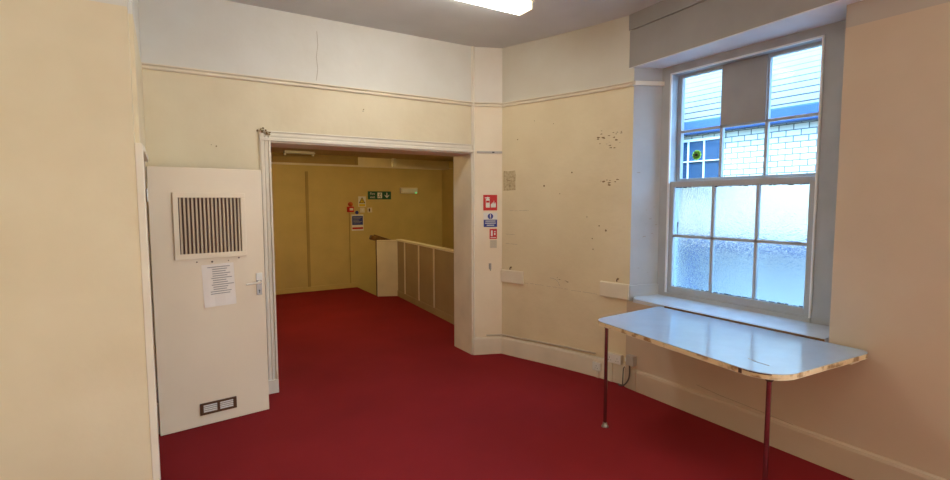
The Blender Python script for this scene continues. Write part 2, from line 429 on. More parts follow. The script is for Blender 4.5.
# ------------------------------------------------------------------ hall
HC = 2.50; YF = 9.33
bm = bmesh.new(); box(bm, (-2.0, Y1B, HC), (6.3, YF + .06, HC + .15)); box(bm, (-2.0, YF + .05, HC), (6.3, YF + .15, 3.2)); box(bm, (-2.1, YF + .05, 3.1), (6.3, 11.4, 3.25)); struct(link('ceiling_hall', bm, M['hallceil']), 'low dim ceiling of the hall beyond the doorway', 'ceiling')
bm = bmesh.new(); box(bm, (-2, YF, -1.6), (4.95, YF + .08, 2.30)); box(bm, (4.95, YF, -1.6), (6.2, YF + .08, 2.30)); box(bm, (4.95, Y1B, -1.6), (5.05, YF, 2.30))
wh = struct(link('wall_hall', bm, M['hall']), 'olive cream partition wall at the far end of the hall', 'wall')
bm = bmesh.new(); box(bm, (-2, YF - .02, 2.30), (6.2, YF + .09, 2.335), .003); link('top_rail', bm, M['trim'], wh)
bm = bmesh.new(); box(bm, (2.165, YF - .014, 0), (2.215, YF + .01, 2.19), .003); link('cover_strip', bm, M['hallstrip'], wh)
bm = bmesh.new(); box(bm, (-2, YF + .01, 2.335), (3.14, YF + .06, 2.455)); box(bm, (3.10, YF - .005, 2.335), (3.15, YF + .07, HC)); box(bm, (-2, YF - .03, 2.455), (3.10, YF + .06, HC))
link('infill_panel', bm, M['hallpanel'], wh)
bm = bmesh.new(); box(bm, (3.86, YF + .0, 2.335), (3.93, YF + .07, HC)); link('post', bm, M['jamb'], wh)
bm = bmesh.new(); tube(bm, [(2.96, YF - .008, 0), (2.96, YF - .008, 1.46)], .007, 8); link('conduit', bm, M['hallstrip'], wh)
bm = bmesh.new(); box(bm, (-2, YF - .015, 0), (3.08, YF + .005, .09), .002); struct(link('baseboard_hall', bm, M['hall']), 'low olive baseboard along the hall partition', 'baseboard')
bm = bmesh.new(); box(bm, (-2, 11.3, -1.6), (6.3, 11.4, 3.2)); struct(link('wall_beyond', bm, M['trim']), 'lit cream wall seen through the gap above the hall partition', 'wall')
bm = bmesh.new(); box(bm, (-2.1, Y1B - .2, -1.6), (-2, 11.4, 3.2)); box(bm, (-2.1, Y1B - .2, -1.6), (XL, Y1B, HC)); struct(link('wall_hall_left', bm, M['hall']), 'hall end wall out of sight behind the doorway jamb', 'wall')
bm = bmesh.new(); box(bm, (6.2, Y1B - .1, -1.6), (6.3, 11.4, 3.2)); box(bm, (2.95, Y1B, 0), (6.2, Y1B + .1, HC)); box(bm, (3.2, Y1B, -1.6), (6.2, Y1B + .1, 0)); box(bm, (-2.1, Y1B, -1.6), (3.2, Y1B + .1, -.06))
struct(link('wall_stair', bm, M['hall']), 'olive wall round the stairwell behind the balustrade', 'wall')
bm = bmesh.new(); box(bm, (-2.0, Y1B, -1.66), (6.2, 11.4, -1.6)); struct(link('floor_stair', bm, M['carpet']), 'red carpet at the foot of the stairwell', 'floor')

# balustrade: half wall of panels + end return
bal = tag(empty('balustrade', (3.30, 7.0, 0)), 'cream panelled half wall guarding the stairwell in the hall', 'balustrade')
p_n = Vector((3.172, Y1B + .0)); p_f = Vector((3.392, 8.05)); dB = (p_f - p_n).normalized(); LB = (p_f - p_n).length
fB = (V(p_n.x, p_n.y, 0), V(dB.x, dB.y, 0), V(-dB.y, dB.x, 0), V(0, 0, 1))     # v points left, toward the hall
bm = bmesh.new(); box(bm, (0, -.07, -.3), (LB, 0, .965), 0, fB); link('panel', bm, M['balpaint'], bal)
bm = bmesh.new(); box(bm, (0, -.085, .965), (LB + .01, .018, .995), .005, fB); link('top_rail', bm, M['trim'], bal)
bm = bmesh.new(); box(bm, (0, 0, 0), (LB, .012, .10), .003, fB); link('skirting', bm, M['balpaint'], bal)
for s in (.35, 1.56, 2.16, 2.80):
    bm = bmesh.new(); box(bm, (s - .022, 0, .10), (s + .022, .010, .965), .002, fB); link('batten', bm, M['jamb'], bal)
n_l = Vector((3.082, 8.195)); dN = (p_f - n_l).normalized(); LN = (p_f - n_l).length
fN = (V(n_l.x, n_l.y, 0), V(dN.x, dN.y, 0), V(-dN.y, dN.x, 0), V(0, 0, 1))
bm = bmesh.new(); box(bm, (0, 0, 0), (LN, .07, .955), 0, fN); link('end_panel', bm, M['trim'], bal)
bm = bmesh.new(); box(bm, (-.012, -.014, .955), (LN + .01, .085, .978), .004, fN); box(bm, (-.012, -.006, 0), (.008, .076, .955), .002, fN); link('end_capping', bm, M['trim'], bal)
hr = tag(empty('handrail', (3.07, 8.32, 1.0)), 'dark varnished wooden stair handrail poking up behind the cream half wall', 'handrail')
bm = bmesh.new()
d = V(1.30, .10, -.44).normalized(); side = V(-d.y, d.x, 0).normalized(); upv = d.cross(side) * 1
box(bm, (0, -.035, -.045), (2.2, .035, .045), .012, (V(3.07, 8.34, 1.03), d, side, upv)); link('rail', bm, M['wood'], hr, True)
bm = bmesh.new(); box(bm, (-.07, -.045, -.035), (.02, .045, .045), .014, (V(3.06, 8.30, 1.005), d, side, upv)); link('end_block', bm, M['wood'], hr, True)
bm = bmesh.new(); box(bm, (.05, -.03, -1.2), (.11, .03, -.03), .004, (V(3.07, 8.36, 1.03), V(1, 0, 0), V(0, 1, 0), V(0, 0, 1))); link('post', bm, M['wood'], hr)

# hall fluorescent batten and the lit one above the stairs
hb = tag(empty('ceiling_light', (2.0, 8.85, HC)), 'small unlit white batten light on the hall ceiling', 'ceiling light')
bm = bmesh.new(); box(bm, (1.72, 8.80, 2.452), (2.22, 8.90, HC), .008); link('housing', bm, M['grey_plastic'], hb)
for x in (1.735, 2.195):
    bm = bmesh.new(); box(bm, (x - .015, 8.825, 2.425), (x + .015, 8.875, 2.455), .004); link('lamp_holder', bm, M['plastic'], hb)
hl = tag(empty('ceiling_light', (1.7, 7.1, HC)), 'lit hall fluorescent hidden above the head of the doorway', 'ceiling light')
bm = bmesh.new(); box(bm, (1.2, 7.04, 2.47), (2.2, 7.16, HC), .004); link('housing', bm, M['plastic'], hl)
bm = bmesh.new(); box(bm, (1.22, 7.05, 2.42), (2.18, 7.15, 2.47), .01); link('diffuser', bm, M['hallmain'], hl)
sl = tag(empty('ceiling_light', (4.76, 7.2, HC)), 'lit fluorescent over the stairs hidden by the doorway right jamb', 'ceiling light')
bm = bmesh.new(); box(bm, (4.70, 6.6, 2.47), (4.82, 7.9, HC), .004); link('housing', bm, M['plastic'], sl)
bm = bmesh.new(); box(bm, (4.71, 6.62, 2.41), (4.81, 7.88, 2.47), .01); link('diffuser', bm, M['halllamp'], sl)
sl2 = tag(empty('ceiling_light', (2.0, 10.1, 3.1)), 'lit fluorescent fitting in the space behind the hall partition', 'ceiling light')
bm = bmesh.new(); box(bm, (1.4, 10.24, 3.06), (2.6, 10.36, 3.1), .004); link('housing', bm, M['plastic'], sl2)
bm = bmesh.new(); box(bm, (1.42, 10.25, 2.98), (2.58, 10.35, 3.06), .01); link('diffuser', bm, M['hallmain'], sl2)

# ---- signs and fittings on the hall partition
def plate(name, parent, mat, frame, w, h, t=.003, r=.0, z0=0.0):
    bm = bmesh.new(); box(bm, (-w / 2, -h / 2, z0), (w / 2, h / 2, z0 + t), min(r, t * .45), frame); return link(name, bm, mat, parent)
def lifted(frame, du=0, dv=0, dw=0):
    o, u, v, w = frame; return (o + u * du + v * dv + w * dw, u, v, w)
HN = (0, -1); YH = YF - .001

f = fr((3.57, YH, 1.765), HN)
s = tag(empty('exit_sign', f[0]), 'green fire exit sign with running man and down arrow in the hall', 'sign')
plate('panel', s, M['green'], f, .475, .155, .006)
bm = bmesh.new(); text(bm, 'Fire', .066, lifted(f, -.145, .030, .007)); link('lettering', bm, M['white'], s); bm = bmesh.new(); text(bm, 'exit', .066, lifted(f, -.145, -.034, .007)); link('lettering', bm, M['white'], s)
bm = bmesh.new(); box(bm, (-.045, -.055, .006), (.05, .055, .0072), 0, lifted(f)); link('doorway_symbol', bm, M['white'], s)
bm = bmesh.new()
disc(bm, f[0] + f[1] * .012 + f[2] * .038 + f[3] * .0072, f[3], .010, .001, 12)
for (a, b) in (((.008, .024), (-.004, -.008)), ((-.004, -.008), (.018, -.022)), ((.018, -.022), (.012, -.048)), ((-.004, -.008), (-.018, -.028)), ((-.018, -.028), (-.036, -.03)), ((.008, .02), (.03, .008)), ((.008, .02), (-.018, .016))):
    tube(bm, [f[0] + f[1] * a[0] + f[2] * a[1] + f[3] * .0075, f[0] + f[1] * b[0] + f[2] * b[1] + f[3] * .0075], .005, 6)
link('running_man', bm, M['green'], s)
bm = bmesh.new(); g = lifted(f, .15, 0, .006)
box(bm, (-.010, -.03, 0), (.010, .052, .0012), 0, g)
for sg in (-1, 1):
    prism(bm, [(0, -.052), (sg * .045, -.006), (sg * .045, .016), (0, -.028)], 0, .0012, 0, g)
link('arrow', bm, M['white'], s)

f = fr((4.18, YH, 1.862), HN)
s = tag(empty('emergency_light', f[0]), 'white emergency bulkhead light with green LED beside the exit sign', 'emergency light')
plate('body', s, M['plastic'], f, .37, .115, .055, .012); plate('lens', s, M['white'], lifted(f, 0, 0, .055), .31, .07, .008, .003)
bm = bmesh.new(); disc(bm, f[0] + f[1] * .145 - f[2] * .040 + f[3] * .055, f[3], .011, .012, 12); link('indicator', bm, M['led'], s)

f = fr((3.215, YH, 1.645), HN)
s = tag(empty('warning_sign', f[0]), 'pale warning sign with yellow triangle above the light switches', 'sign')
plate('panel', s, M['white'], f, .15, .20, .002)
bm = bmesh.new(); prism(bm, [(-.062, -.03), (.062, -.03), (0, .085)], 0, .0015, 0, lifted(f, 0, 0, .002)); link('triangle', bm, M['black'], s)
bm = bmesh.new(); prism(bm, [(-.042, -.019), (.042, -.019), (0, .062)], 0, .0012, 0, lifted(f, 0, 0, .0035)); link('triangle_field', bm, M['yellow'], s)
bm = bmesh.new(); box(bm, (-.005, .0, .0047), (.005, .035, .0055), 0, f); box(bm, (-.005, -.014, .0047), (.005, -.005, .0055), 0, f); link('symbol', bm, M['black'], s)
plate('caption_band', s, M['yellow'], lifted(f, 0, -.068), .12, .045, .003)

for x, lab, dk in ((3.215, 'white light switch directly below the yellow warning sign', 0), (3.365, 'white light switch with dark rocker below the exit sign', 1)):
    f = fr((x, YH, 1.482), HN)
    s = tag(empty('light_switch', f[0]), lab, 'light switch', 'light switches on the hall partition')
    plate('face_plate', s, M['plastic'], f, .092, .092, .010, .003); plate('rocker', s, M['dark'] if dk else M['white'], lifted(f, -.01 if dk else 0, 0, .010), .028, .06 if dk else .035, .005, .002)

f = fr((2.975, YH, 1.50), HN)
s = tag(empty('fire_alarm_call_point', f[0]), 'red fire alarm call point on the hall partition', 'fire alarm')
plate('box', s, M['red'], f, .125, .105, .05, .01); plate('window', s, M['white'], lifted(f, .012, 0, .05), .065, .042, .004)
s = empty('alarm_sounder', (2.98, YH, 1.595)); tag(s, 'small orange red alarm beacon just above the red call point', 'fire alarm')
bm = bmesh.new(); disc(bm, (2.98, YH, 1.595), (0, -1, 0), .042, .03, 20); link('base', bm, M['red'], s, True)
bm = bmesh.new(); tube(bm, [(2.98, YH - .03, 1.595), (2.98, YH - .05, 1.595), (2.98, YH - .062, 1.595)], [.034, .028, .012], 20); link('lens', bm, M['orange'], s, True)

f = fr((3.118, YH, 1.245), HN)
s = tag(empty('fire_action_notice', f[0]), 'blue and white fire action notice with a red band below the call point', 'notice')
plate('panel', s, M['white'], f, .235, .31, .002)
plate('text_block', s, M['blue'], lifted(f, 0, .040), .212, .17, .003); plate('red_band', s, M['red'], lifted(f, 0, -.108), .212, .035, .003)
bm = bmesh.new()
for k in range(5): box(bm, (-.085, .094 - k * .026, .003), (.085 - (k % 3) * .03, .102 - k * .026, .0042), 0, f)
link('text_lines', bm, M['grey_plastic'], s)
f2 = fr((3.108, YH, 1.437), HN)
bm = bmesh.new(); disc(bm, f2[0], f2[3], .034, .003, 20); tag(link('round_sticker', bm, M['blue'], None), 'small round dark blue sticker above the blue fire action notice', 'sign')

# ------------------------------------------------------------------ signs on the narrow strip
def onstrip(s_, z): 
    p = onS(s_); return fr((p.x + nS.x * .001, p.y + nS.y * .001, z), nS)
f = onstrip(.172, 1.633)
s = tag(empty('fire_extinguisher_sign', f[0]), 'red sign with white extinguisher and flames beside the doorway', 'sign')
plate('panel', s, M['red'], f, .150, .165, .003)
bm = bmesh.new(); box(bm, (-.048, -.052, .003), (-.006, .040, .0045), .0006, f); box(bm, (-.036, .040, .003), (-.018, .060, .0045), 0, f); box(bm, (-.058, .046, .003), (-.006, .056, .0045), 0, f)
link('extinguisher_symbol', bm, M['white'], s)
bm = bmesh.new(); box(bm, (-.045, .0, .0045), (-.009, .022, .005), 0, f); link('symbol_detail', bm, M['red'], s)
bm = bmesh.new()
for dx, h in ((.018, .05), (.036, .075), (.052, .055)):
    prism(bm, [(dx - .012, -.05), (dx + .008, -.05), (dx + .010, -.02), (dx + .004, -.05 + h), (dx - .004, -.012), (dx - .010, -.05 + h * .75)], 0, .0014, 0, lifted(f, 0, 0, .003))
link('flame_symbol', bm, M['white'], s)
f = onstrip(.174, 1.452)
s = tag(empty('mandatory_sign', f[0]), 'white sign with blue disc and blue caption under the red extinguisher sign', 'sign')
plate('panel', s, M['white'], f, .150, .155, .002)
bm = bmesh.new(); disc(bm, f[0] + f[2] * .036 + f[3] * .002, f[3], .030, .0015, 20); link('blue_disc', bm, M['blue'], s)
bm = bmesh.new(); box(bm, (-.005, .026, .0035), (.005, .058, .0045), 0, f); box(bm, (-.005, .014, .0035), (.005, .021, .0045), 0, f); link('exclamation_mark', bm, M['white'], s)
plate('caption', s, M['blue'], lifted(f, 0, -.038), .146, .078, .003)
bm = bmesh.new()
for k, w in enumerate((.11, .115, .08)): box(bm, (-w / 2, -.018 - k * .022, .003), (w / 2, -.010 - k * .022, .0042), 0, f)
link('text_lines', bm, M['white'], s)
f = onstrip(.205, 1.300)
s = tag(empty('fire_point_sign', f[0]), 'small red sign with white symbol, lower of the red signs by the doorway', 'sign')
plate('panel', s, M['red'], f, .080, .108, .003)
bm = bmesh.new(); box(bm, (-.026, -.022, .003), (-.006, .038, .0044), 0, f); box(bm, (.008, -.012, .003), (.024, .012, .0044), 0, f); box(bm, (.008, .020, .003), (.026, .032, .0044), 0, f); box(bm, (-.03, -.042, .003), (.03, -.034, .0044), 0, f)
link('symbol', bm, M['white'], s)
f = onstrip(.207, 1.192)
s = tag(empty('small_label', f[0]), 'faded grey paper label under the small red sign', 'notice')
plate('sheet', s, M['label'], f, .075, .085, .001)
bm = bmesh.new()
for k in range(4): box(bm, (-.028, .028 - k * .02, .001), (.028, .033 - k * .02, .0016), 0, f)
link('text_lines', bm, M['grey_plastic'], s)
f = onstrip(.170, .955)
s = tag(empty('wall_hook', f[0]), 'little metal hook screwed to the narrow wall below the fire signs', 'hook')
plate('back_plate', s, M['steel'], f, .026, .062, .004)
bm = bmesh.new(); tube(bm, [f[0] + f[2] * .02 + f[3] * .003, f[0] + f[2] * .0 + f[3] * .012, f[0] - f[2] * .028 + f[3] * .014, f[0] - f[2] * .040 + f[3] * .026, f[0] - f[2] * .028 + f[3] * .036], .006, 8); link('prong', bm, M['steel'], s, True)

# ------------------------------------------------------------------ corner wall: blocks, hooks, stains, conduit
CL = [Vector(p) for p in curve]; cum = [0]
for a, b in zip(CL, CL[1:]): cum.append(cum[-1] + (b - a).length)
def onC(s_, z=0, out=0):
    s_ = max(0, min(cum[-1], s_))
    for i in range(len(CL) - 1):
        if s_ <= cum[i + 1] + 1e-9:
            t = (CL[i + 1] - CL[i]).normalized(); p = CL[i] + t * (s_ - cum[i]); n = Vector((t.y, -t.x))
            return V(p.x + n.x * out, p.y + n.y * out, z), n
def frC(s_, z, out=0.0005):
    p, n = onC(s_, z, out); return fr(p, n)
def c_sweep(bm, s0, s1, prof):
    ss = [s0] + [c for c in cum if s0 < c < s1] + [s1]
    sweep(bm, [onC(q)[0][:2] for q in ss], prof)
bm = bmesh.new(); c_sweep(bm, .0, .285, [(-.002, .785), (.020, .785), (.022, .79), (.022, .912), (.018, .918), (-.002, .918)])
tag(link('wall_block', bm, M['trim']), 'cream wooden block on the wall next to the narrow strip', 'block', 'cut ends of the old dado rail')
bm = bmesh.new(); c_sweep(bm, 1.16, cum[-1], [(-.002, .775), (.020, .775), (.022, .78), (.022, .905), (.018, .912), (-.002, .912)])
tag(link('wall_block', bm, M['trim']), 'cream wooden block on the wall corner beside the window sill', 'block', 'cut ends of the old dado rail')
for s_, lab in ((.125, 'tiny dark hook above the wooden block nearer the doorway'), (1.335, 'tiny dark hook above the wooden block at the window')):
    f = frC(s_, .950)
    h = tag(empty('cup_hook', f[0]), lab, 'hook', 'cup hooks above the wooden blocks')
    bm = bmesh.new(); disc(bm, f[0], f[3], .011, .003, 10); link('rosette', bm, M['brass'], h)
    bm = bmesh.new(); tube(bm, [f[0], f[0] + f[3] * .018, f[0] + f[3] * .026 - f[2] * .012, f[0] + f[3] * .022 - f[2] * .022], .005, 8); link('prong', bm, M['dark'], h, True)
# glue patch
bm = bmesh.new(); f = frC(.095, 1.862)
poly = [(-.075, -.105), (.05, -.10), (.083, -.098), (.078, -.02), (.085, .05), (.075, .104), (-.01, .098), (-.074, .106), (-.080, .02)]
prism(bm, poly, 0, .0012, 0, f); link('glue_patch', bm, M['glue'], wc)
bm = bmesh.new()
f = frC(.08, 1.86, .0015)
for (a, b) in (((-.01, 0), (.03, .006)), ((.02, -.06), (.03, -.04)), ((-.04, .05), (-.03, .056))): box(bm, (a[0], a[1], 0), (b[0], b[1], .001), 0, f)
spots = [(.52, 1.80, .010), (.83, 1.92, .008), (1.13, 1.42, .007), (1.2, 1.38, .010), (1.07, 1.20, .006), (1.06, 1.30, .006), (.70, 1.72, .005), (.4, 2.45, .004), (.62, 2.4, .004), (.2, 2.28, .006), (1.0, 1.50, .005)]
for s_, z, r in spots:
    f = frC(s_, z); disc(bm, f[0], f[3], r, .0015, 7)
def flakes(cx, cz, n, sx, sz):
    for k in range(n):
        s_ = cx + random.uniform(-sx, sx); z = cz + random.gauss(0, sz); f = frC(min(s_, cum[-1] - .02), z)
        a = random.uniform(0, 3.1); r = random.uniform(.006, .020); q = random.uniform(.25, .5)
        pts = [(math.cos(t + a) * r * (1 if i % 2 else q * 1.6), math.sin(t + a) * r * q * (1 if i % 2 else .7)) for i, t in enumerate([i * 2 * math.pi / 7 for i in range(7)])]
        prism(bm, pts, 0, .0015, 0, f)
flakes(1.22, 2.215, 18, .12, .028); flakes(1.22, 1.82, 12, .11, .012); flakes(1.2, 2.13, 3, .08, .02)
flakes(.72, .86, 6, .08, .02)
link('plaster_scars', bm, M['stain'], wc)
# cracked dado line left by removed rail
bm = bmesh.new()
for (s0, s1, z) in ((.29, .52, .800), (.56, .80, .795), (.84, 1.12, .785), (.05, .17, 1.30), (.05, .20, 1.20), (.10, .34, 1.55)):
    q = s0
    while q < s1:
        e = min(q + .05, s1); c_sweep(bm, q, e, [(-.001, z - .0012), (.0012, z - .0012), (.0012, z + .0012), (-.001, z + .0012)]); q = e + random.uniform(0, .02); z += random.uniform(-.003, .003)
f = frC(.66, .83)
tube(bm, [f[0] + f[1] * (-.06) + f[2] * .055, f[0] + f[1] * .0 + f[2] * .045, f[0] + f[1] * .035 + f[2] * .02, f[0] + f[1] * .05 - f[2] * .015], .0025, 5)
link('old_rail_line', bm, M['crack'], wc)
# apron cracks
bm = bmesh.new(); tube(bm, [(WX - .0005, 2.30, .235), (WX - .0005, 2.1, .215), (WX - .0005, 1.95, .21), (WX - .0005, 1.75, .20), (WX - .0005, 1.60, .19)], .0022, 5); link('crack', bm, M['crack'], wr)
# conduit over the baseboard
bm = bmesh.new()
q0 = onS(.13); pts = [(q0.x + nS.x * .012, q0.y + nS.y * .012, .205), (B[0] - .008, B[1] - .012, .206)] + [tuple(onC(c, .207 + .012 * c, .012)[0]) for c in (.2, .45, .7, .95, 1.12)]
tube(bm, pts, .009, 8)
tag(link('cable_conduit', bm, M['conduit'], None, True), 'thin cream pipe along the top of the baseboard', 'conduit')

# sockets
def socket(name, s_, z, w, h, label, gang):
    f = frC(s_, z)
    s = tag(empty(name, f[0]), label, 'socket', 'wall sockets low on the canted wall')
    plate('back_box', s, M['plastic'], f, w, h, .035, .004); plate('face_plate', s, M['white'], lifted(f, 0, 0, .035), w * .97, h * .96, .008, .003)
    for g in range(gang):
        du = (g - (gang - 1) / 2) * w * .5
        bm = bmesh.new()
        for (x, y, ww, hh) in ((0, .012, .004, .008), (-.011, -.012, .007, .004), (.011, -.012, .007, .004)):
            box(bm, (du + x - ww / 2, y - hh / 2 - .004, .043), (du + x + ww / 2, y + hh / 2 - .004, .0445), 0, f)
        link('pin_holes', bm, M['black'], s)
    return s
socket('wall_socket', 1.325, .222, .155, .086, 'white double socket above the baseboard behind the table leg', 2)
socket('wall_socket', 1.15, .108, .088, .080, 'white single socket on the baseboard left of the double one', 1)
def trunk(s_, z0, z1, w, label):
    bm = bmesh.new(); f = frC(s_, 0, .018); box(bm, (-w / 2, z0, 0), (w / 2, z1, .022), .002, f)
    tag(link('cable_trunking', bm, M['plastic']), label, 'trunking', 'cable trunking below the sockets')
trunk(1.295, .004, .178, .032, 'white trunking running down from the double socket to the carpet')
trunk(1.16, .004, .067, .026, 'short white trunking below the single socket')
# fused spur plug and cable
pl = tag(empty('power_adapter', (3.40, 2.95, .26)), 'grey box plugged in beside the double socket', 'plug')
bm = bmesh.new(); box(bm, (3.375, 2.875, .218), (3.426, 2.955, .306), .006); link('body', bm, M['grey_plastic'], pl)
bm = bmesh.new(); box(bm, (3.385, 2.955, .24), (3.42, 2.975, .275), .003); link('connector', bm, M['white'], pl)
bm = bmesh.new()
pts = smooth([V(3.39, 2.925, .220), V(3.388, 2.92, .16), V(3.384, 2.925, .10), V(3.378, 2.95, .05), V(3.376, 2.985, .02), V(3.385, 3.02, .009), V(3.40, 3.05, .008)])
tube(bm, pts, .0065, 8)
tag(link('power_cable', bm, M['cable'], None, True), 'dark cable looping from the grey box down to the carpet', 'cable')
bm = bmesh.new(); tube(bm, [V(3.413, 3.0, .178), V(3.40, 3.0, .165), V(3.395, 3.0, .10), V(3.392, 3.0, .02), V(3.39, 3.01, .006)], .005, 8)
tag(link('thin_cable', bm, M['cable'], None, True), 'thin dark wire dropping straight from the double socket', 'cable')

# ------------------------------------------------------------------ window
wn = struct(empty('window_1', (3.78, 2.2, SILL)), 'tall sash window with frosted lower panes and one boarded pane', 'window')
Yl, Yr = 2.765, 1.70; MY = (2.402, 2.050); BEAD = .011
bm = bmesh.new()
box(bm, (3.695, 2.805, SILL), (3.85, 2.93, SOF), .003); box(bm, (3.695, WIN1 - .12, SILL), (3.85, Yr - .045, SOF), .003)
box(bm, (3.695, Yr - .05, 2.715), (3.85, 2.81, SOF + .01), .003); box(bm, (3.69, Yr - .05, SILL - .03), (3.85, 2.81, .853), .003)
link('box_frame', bm, M['winpaint'], wn)
bm = bmesh.new()
box(bm, (3.682, 2.797, .853), (3.70, 2.812, 2.722), .003); box(bm, (3.682, Yr - .052, 2.708), (3.70, 2.812, 2.722), .003); box(bm, (3.682, Yr - .055, .853), (3.70, Yr - .042, 2.722), .003)
link('staff_bead', bm, M['winwhite'], wn)
def sash(name, x0, x1, z0, z1, gz0, gz1, hz, mat):
    bm = bmesh.new()
    box(bm, (x0, Yl, z0), (x1, 2.803, z1), .002); box(bm, (x0, Yr - .04, z0), (x1, Yr, z1), .002)
    box(bm, (x0, Yr, z0), (x1, Yl, gz0), .002); box(bm, (x0, Yr, gz1), (x1, Yl, z1), .002)
    for y in MY: box(bm, (x0 + .004, y - BEAD, gz0), (x1 - .004, y + BEAD, gz1), .003)
    box(bm, (x0 + .004, Yr, hz - BEAD), (x1 - .004, Yl, hz + BEAD), .003)
    return link(name, bm, mat, wn)
lo = sash('lower_sash', 3.705, 3.745, .853, 1.812, .912, 1.765, 1.349, M['winpaint'])
up_ = sash('upper_sash', 3.785, 3.825, 1.79, 2.735, 1.838, 2.690, 2.236, M['winpaint'])
bm = bmesh.new()
ys = (Yl, MY[0], MY[1], Yr); 
for i in range(3):
    for (za, zb) in ((.912, 1.349), (1.349, 1.765)): box(bm, (3.722, ys[i + 1] + BEAD * .8, za), (3.7265, ys[i] - BEAD * .8, zb))
link('frosted_glass', bm, M['frost'], lo)
bm = bmesh.new()
for i in range(3):
    for j, (za, zb) in enumerate(((1.838, 2.236), (2.236, 2.690))):
        if (i, j) == (1, 1): continue
        b2 = bmesh.new(); vs = [bm.verts.new(p) for p in ((3.805, ys[i], za), (3.805, ys[i + 1], za), (3.805, ys[i + 1], zb), (3.805, ys[i], zb))]; bm.faces.new(vs); b2.free()
link('clear_glass', bm, M['clear'], up_)
bm = bmesh.new(); box(bm, (3.776, MY[1] + .002, 2.240), (3.786, MY[0] - .002, 2.712), .001); bo = link('board', bm, M['board'], wn); bo['label'] = 'grey brown board covering the top middle pane'
vd = empty('vent_disc', (3.80, 2.617, 2.03)); vd.parent = wn; vd.location = V(3.80, 2.617, 2.03) - wn.location
bm = bmesh.new()
for k in range(10):
    t = k * math.pi / 5; disc(bm, (3.795, 2.617 + .026 * math.cos(t), 2.03 + .026 * math.sin(t)), (1, 0, 0), .015, .004, 10)
o_ = link('disc_rim', bm, M['sticker']); o_.parent = wn; o_.location = -wn.location
bm = bmesh.new(); disc(bm, (3.790, 2.617, 2.03), (1, 0, 0), .012, .006, 14); o2 = link('disc_centre', bm, M['dark']); o2.parent = wn; o2.location = -wn.location
bpy.data.objects.remove(vd)
bm = bmesh.new(); box(bm, (3.716, 2.718, 1.425), (3.7215, 2.727, 1.47), .002); box(bm, (3.7165, 2.7205, 1.36), (3.7215, 2.7245, 1.425)); link('drip_mark', bm, M['cable'], lo)

w2 = struct(empty('added_window', (3.75, -1.3, SILL)), 'unseen second sash window added nearer the camera for fill light', 'window')  # out-of-view window, added to bring fill light to the doorway wall
bm = bmesh.new()
for (a, b, c, d_) in ((-2.30, -2.22, SILL - .03, SOF), (-.38, -.30, SILL - .03, SOF), (-2.22, -.38, SILL - .03, .88), (-2.22, -.38, 2.70, SOF), (-2.22, -.38, 1.76, 1.82), (-1.62, -1.60, .88, 2.7), (-1.0, -.98, .88, 2.7)):
    box(bm, (3.68, a, c), (3.78, b, d_), .003)
link('frame', bm, M['winpaint'], w2)
bm = bmesh.new(); vs = [bm.verts.new(p) for p in ((3.73, -2.22, .88), (3.73, -.38, .88), (3.73, -.38, 2.70), (3.73, -2.22, 2.70))]; bm.faces.new(vs); link('clear_glass', bm, M['clear'], w2)
bm = bmesh.new()
for i in range(3):
    for (z, a) in ((.912, 1), (1.765, -1), (1.36, 1)):
        y = ys[i + 1] + BEAD
        while y < ys[i] - BEAD:
            e = min(y + random.uniform(.01, .05), ys[i] - BEAD); hgt = random.uniform(.002, .009) * (1.0 if z != 1.36 else .5)
            box(bm, (3.7195, y, z), (3.7225, e, z + a * hgt)); y = e + random.uniform(.0, .02)
link('putty', bm, M['black'], lo)
# window board (sill)
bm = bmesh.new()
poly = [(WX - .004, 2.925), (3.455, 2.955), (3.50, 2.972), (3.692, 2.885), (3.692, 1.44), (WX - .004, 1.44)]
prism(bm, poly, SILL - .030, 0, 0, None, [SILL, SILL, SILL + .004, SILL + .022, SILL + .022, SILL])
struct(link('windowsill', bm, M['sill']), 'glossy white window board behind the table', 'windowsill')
bm = bmesh.new(); box(bm, (WX - .016, 1.44, SILL - .030), (WX - .0045, 2.60, SILL - .002), .002)
struct(link('trim_6', bm, M['wood']), 'bare brown front edge of the window board', 'trim')

# ------------------------------------------------------------------ table
TT = .785; TH = .030
def rounded(poly, rad, n=8):
    out = []
    P = [Vector(p) for p in poly]
    for i, p in enumerate(P):
        a = (P[i - 1] - p); b = (P[(i + 1) % len(P)] - p); r = rad[i]
        if r <= 0: out.append(tuple(p)); continue
        ua, ub = a.normalized(), b.normalized(); ang = ua.angle(ub); dd = r / math.tan(ang / 2)
        c = p + (ua + ub).normalized() * (r / math.sin(ang / 2)); s = p + ua * dd; e = p + ub * dd
        a0 = math.atan2(s.y - c.y, s.x - c.x); a1 = math.atan2(e.y - c.y, e.x - c.x)
        dlt = (a1 - a0 + math.pi) % (2 * math.pi) - math.pi
        for k in range(n + 1):
            t = a0 + dlt * k / n; out.append((c.x + r * math.cos(t), c.y + r * math.sin(t)))
    return out
tp = [(WX - .018, 2.655), (2.632, 2.608), (2.490, 1.25), (WX - .018, 1.19)]
tpoly = rounded(tp, [.0, .10, .17, .06], 10)
tb = tag(empty('table', (3.0, 1.95, 0)), 'white laminate table with chipped plywood edge pushed against the window', 'table')
def shrink(poly, d):
    c = Vector((sum(p[0] for p in poly) / len(poly), sum(p[1] for p in poly) / len(poly)))
    return [(p[0] + (c.x - p[0]) * d, p[1] + (c.y - p[1]) * d) for p in poly]
bm = bmesh.new(); prism(bm, tpoly, TT - TH, TT - .004); link('table_edge', bm, M['ply'], tb)
bm = bmesh.new(); prism(bm, tpoly, TT - .004, TT); link('tabletop', bm, M['laminate'], tb)
